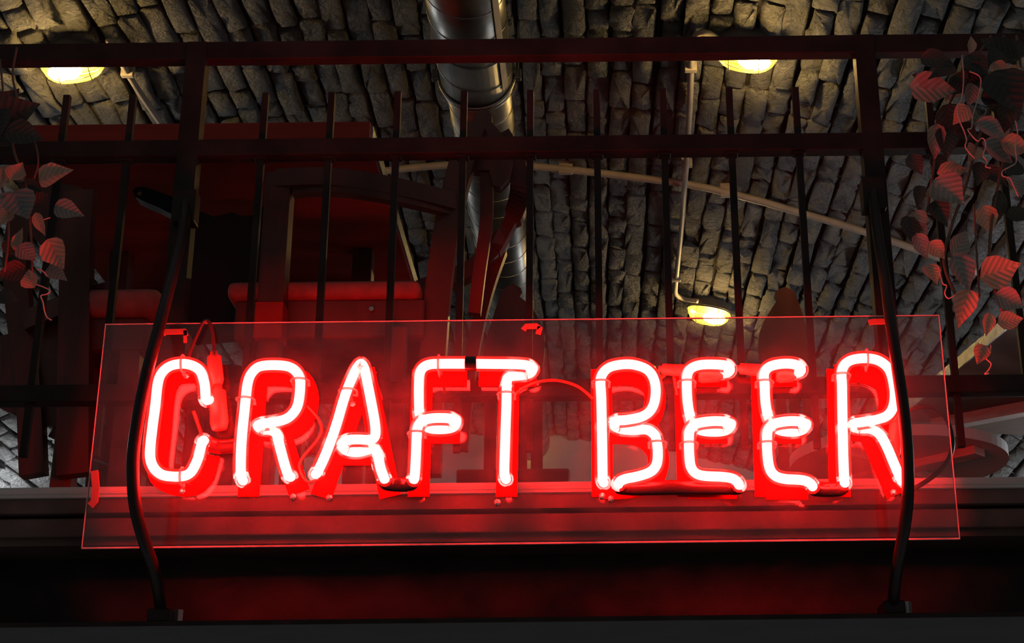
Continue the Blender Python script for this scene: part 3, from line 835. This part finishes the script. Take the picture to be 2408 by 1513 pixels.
# low round pale table in front of it
ZC = 1.16
n0 = PZ(2160, 1024, ZC)
ctr = n0 + Vector((0, .30, 0))
rt = empty('round_table', (ctr.x, ctr.y, FLOOR), 'low round pale table right behind the end of the sign', 'table')
MB().tube([(ctr.x, ctr.y, ZC), (ctr.x, ctr.y, ZC + .03)], .30, 64).build('tabletop', M['white'], rt)
MB().tube([(ctr.x, ctr.y, FLOOR + .02), (ctr.x, ctr.y, ZC)], .03, 16).build('pedestal', M['wood'], rt, True)
for k in range(2):
    t = math.pi / 4 + k * math.pi / 2
    MB().strip([(ctr.x - .26 * math.cos(t), ctr.y - .26 * math.sin(t), ZC - .012), (ctr.x + .26 * math.cos(t), ctr.y + .26 * math.sin(t), ZC - .012)], .05, .022, nrm=(0, 0, 1)).build('cross_bar', M['pale'], rt)
    MB().strip([(ctr.x - .28 * math.cos(t), ctr.y - .28 * math.sin(t), FLOOR + .012), (ctr.x + .28 * math.cos(t), ctr.y + .28 * math.sin(t), FLOOR + .012)], .05, .024, nrm=(0, 0, 1)).build('foot', M['wood'], rt)

# glowing bulb added on the end wall for a yellow reflection in the acrylic
c = P(1237, 1053, Y1 - .04)
wl = empty('reflection_glow', c, 'tiny added glow standing for a yellow reflection between the letters T and B', 'lamp')
MB().tube([c + Vector((0, .04, 0)), c + Vector((0, .02, 0))], [.05, .05], 16).build('backplate', M['lampbase'], wl)
MB().tube([c + Vector((0, 0, -.055)), c + Vector((0, 0, -.03)), c, c + Vector((0, 0, .035)), c + Vector((0, 0, .075))], [.006, .026, .032, .022, .003], 12).build('bulb', M['reflglow'], wl, True)

# ------------------------------------------------------------------ hanging ivy
def leaf_mesh(seed):
    rnd = random.Random(seed)
    N = 7
    vs, fs = [], []
    curl = rnd.uniform(-.35, .35); fold = rnd.uniform(.12, .34); tw = rnd.uniform(-.4, .4)
    prof = [0.06, 0.74, 1.0, 0.94, 0.66, 0.30, 0.015]
    for i in range(N):
        u = i / (N - 1)
        w = prof[i] * 0.5
        for j, s_ in enumerate((-1, -.5, 0, .5, 1)):
            e_ = 1 + (rnd.uniform(-.07, .07) if abs(s_) == 1 else 0)
            z = abs(s_) * w * fold * 2 * (1 if i % 2 else .86) + curl * (u - .45) ** 2 * 1.4 + tw * s_ * w * (u - .5) + rnd.uniform(-.012, .012)
            x = u + (-.05 * abs(s_) if 0 < i < 3 else 0)
            vs.append((x, s_ * w * e_, z))
    for i in range(N - 1):
        for j in range(4):
            a = i * 5 + j
            fs.append((a, a + 1, a + 6, a + 5))
    me = bpy.data.meshes.new('leaf')
    me.from_pydata(vs, [], fs)
    me.polygons.foreach_set('use_smooth', [True] * len(me.polygons))
    return me
leafbank = {k: [] for k in ('leafrust', 'leafgrey', 'leafdark')}
for k in leafbank:
    for i in range(5):
        me = leaf_mesh(i * 7 + len(k) * 13 + ord(k[4]))
        me.materials.append(M[k]); leafbank[k].append(me)
lr = random.Random(3)
def leaf(root, px, py, L, Wd, ang, kind, Y):
    """leaf whose centre shows at px,py; L,Wd in pixels; ang = direction of the tip in the image (0 right, 90 up)"""
    c = P(px, py, Y)
    sc = (c.length * .97) / F
    a = math.radians(ang)
    e1 = Vector((math.cos(a), lr.uniform(-.35, .35), math.sin(a))).normalized()
    nr = Vector((lr.uniform(-.35, .35), -1, lr.uniform(-.55, .15)))
    nr = (nr - e1 * nr.dot(e1)).normalized()
    e2 = nr.cross(e1)
    R3 = Matrix((e1, e2, nr)).transposed()
    o = bpy.data.objects.new('leaf', lr.choice(leafbank['leaf' + kind]))
    COL.objects.link(o)
    o.parent = root
    S = Matrix.Diagonal((L * sc, Wd * sc, L * sc * .8))
    o.matrix_basis = Matrix.Translation(c - e1 * L * sc * .5 - Vector(root.location)) @ (R3 @ S).to_4x4()
    return c - e1 * L * sc * .5
def vine(root, pts, r=0.0028, name='stem', m='stem'):
    MB().tube(smooth_path([P(*q) for q in pts], 5), r, 6).build(name, M[m], root, True)
iv = empty('hanging_ivy', P(60, 112, 3.26), 'short hanging ivy with rust and grey leaves at the left edge', 'ivy')
vine(iv, [(40,112,3.25),(30,180,3.22),(45,260,3.15),(30,340,3.10),(60,430,3.06),(70,520,3.03),(75,600,3.02),(74,660,3.01)])
vine(iv, [(0,140,3.25),(8,260,3.18),(-10,380,3.10),(15,480,3.05),(20,560,3.04),(10,640,3.04)])
vine(iv, [(45,260,3.15),(80,330,3.10),(90,380,3.06),(80,420,3.05)], .002)
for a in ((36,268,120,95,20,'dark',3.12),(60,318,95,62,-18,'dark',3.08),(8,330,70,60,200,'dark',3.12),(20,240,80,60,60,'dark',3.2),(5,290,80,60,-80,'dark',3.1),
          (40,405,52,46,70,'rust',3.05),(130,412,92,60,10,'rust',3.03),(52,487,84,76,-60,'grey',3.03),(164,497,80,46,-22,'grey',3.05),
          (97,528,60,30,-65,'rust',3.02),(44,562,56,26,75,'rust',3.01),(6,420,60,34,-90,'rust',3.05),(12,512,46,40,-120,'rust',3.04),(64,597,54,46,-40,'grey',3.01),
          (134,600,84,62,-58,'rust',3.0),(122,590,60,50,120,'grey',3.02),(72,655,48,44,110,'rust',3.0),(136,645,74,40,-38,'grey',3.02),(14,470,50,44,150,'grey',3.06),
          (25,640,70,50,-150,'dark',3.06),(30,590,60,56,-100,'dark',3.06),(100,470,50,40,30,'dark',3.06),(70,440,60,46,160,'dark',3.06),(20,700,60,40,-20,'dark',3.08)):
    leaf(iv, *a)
vine(iv, [(82,668,3.0),(104,676,3.0),(117,684,3.0),(110,692,3.0),(96,696,3.0),(101,712,3.0),(104,730,3.0),(110,746,3.0),(121,753,3.0)], .0014, 'tendril', 'tendril')
vine(iv, [(118,512,3.03),(105,516,3.03),(92,522,3.03)], .0013, 'tendril', 'tendril')
vine(iv, [(86,634,3.01),(98,636,3.01),(112,650,3.015)], .0013, 'tendril', 'tendril')

iv = empty('hanging_ivy', P(2330, 90, 3.26), 'dense hanging ivy with curly tendrils at the right edge', 'ivy')
vine(iv, [(2360,85,3.25),(2350,150,3.18),(2330,240,3.14),(2300,330,3.10),(2270,440,3.08),(2235,540,3.06),(2220,620,3.05),(2250,700,3.04)], .0035)
vine(iv, [(2390,85,3.25),(2400,180,3.16),(2380,300,3.10),(2350,420,3.08),(2330,540,3.06),(2330,640,3.04),(2360,740,3.03)], .0035)
vine(iv, [(2330,85,3.25),(2285,150,3.2),(2250,210,3.16),(2210,300,3.14),(2195,400,3.12),(2180,500,3.10)], .003)
vine(iv, [(2290,480,3.06),(2297,600,3.05),(2303,700,3.05)], .0022)
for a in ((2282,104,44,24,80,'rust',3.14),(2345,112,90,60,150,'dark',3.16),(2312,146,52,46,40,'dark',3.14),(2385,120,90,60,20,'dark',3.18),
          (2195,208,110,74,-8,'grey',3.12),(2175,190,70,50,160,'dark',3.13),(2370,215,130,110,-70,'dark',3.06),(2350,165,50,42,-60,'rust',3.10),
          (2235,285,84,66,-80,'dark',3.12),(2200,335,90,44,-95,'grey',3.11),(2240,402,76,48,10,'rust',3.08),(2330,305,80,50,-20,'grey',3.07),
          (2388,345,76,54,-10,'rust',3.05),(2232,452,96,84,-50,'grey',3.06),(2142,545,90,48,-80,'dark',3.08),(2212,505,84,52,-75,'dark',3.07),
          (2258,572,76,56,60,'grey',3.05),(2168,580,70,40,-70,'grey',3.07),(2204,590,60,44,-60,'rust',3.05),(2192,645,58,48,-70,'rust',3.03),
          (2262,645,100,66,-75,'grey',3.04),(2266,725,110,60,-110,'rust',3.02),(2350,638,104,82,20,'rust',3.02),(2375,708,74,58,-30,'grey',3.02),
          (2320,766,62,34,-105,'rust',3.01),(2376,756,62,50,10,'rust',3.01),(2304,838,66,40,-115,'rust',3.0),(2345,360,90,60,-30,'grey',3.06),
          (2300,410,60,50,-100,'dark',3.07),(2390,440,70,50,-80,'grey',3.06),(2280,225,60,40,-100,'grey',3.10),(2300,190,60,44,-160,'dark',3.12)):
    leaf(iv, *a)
for k in range(34):
    x = lr.gauss(2315, 70); y = lr.uniform(130, 520)
    if x > 2440 or x < 2160 + max(0, 200 - y) * .8: continue
    leaf(iv, x, y, lr.uniform(50, 95), lr.uniform(36, 66), lr.uniform(-150, 20), lr.choice(['dark', 'dark', 'grey', 'dark', 'rust']), lr.uniform(3.07, 3.17))
for k in range(8):
    x = lr.uniform(2130, 2230); y = lr.uniform(380, 560)
    leaf(iv, x, y, lr.uniform(45, 75), lr.uniform(24, 44), lr.uniform(-110, -60), lr.choice(['dark', 'grey']), lr.uniform(3.08, 3.14))
for pts in ([(2262,130,3.08),(2266,180,3.06),(2262,230,3.05),(2252,250,3.05),(2255,280,3.04),(2268,310,3.04),(2273,330,3.03),(2270,345,3.03),(2280,360,3.03),(2292,372,3.03)],
            [(2280,168,3.06),(2306,184,3.05),(2300,230,3.05),(2288,270,3.04),(2285,300,3.03),(2276,305,3.03),(2288,322,3.02),(2300,332,3.02),(2308,325,3.02),(2316,330,3.02),(2318,346,3.02),(2312,366,3.02),(2322,380,3.02),(2318,392,3.02),(2330,395,3.02)],
            [(2388,284,3.03),(2393,312,3.03),(2388,345,3.03),(2390,380,3.03),(2375,392,3.02),(2358,402,3.02),(2358,414,3.02),(2375,420,3.02),(2385,440,3.02),(2395,462,3.02)],
            [(2206,625,3.02),(2212,650,3.02),(2218,668,3.01),(2226,672,3.01),(2222,690,3.01),(2230,702,3.01),(2246,694,3.01)],
            [(2330,812,3.0),(2328,830,3.0),(2318,842,3.0),(2331,856,3.0),(2324,872,3.0),(2316,880,3.0),(2326,878,3.0)]):
    vine(iv, pts, .0015, 'tendril', 'tendril')
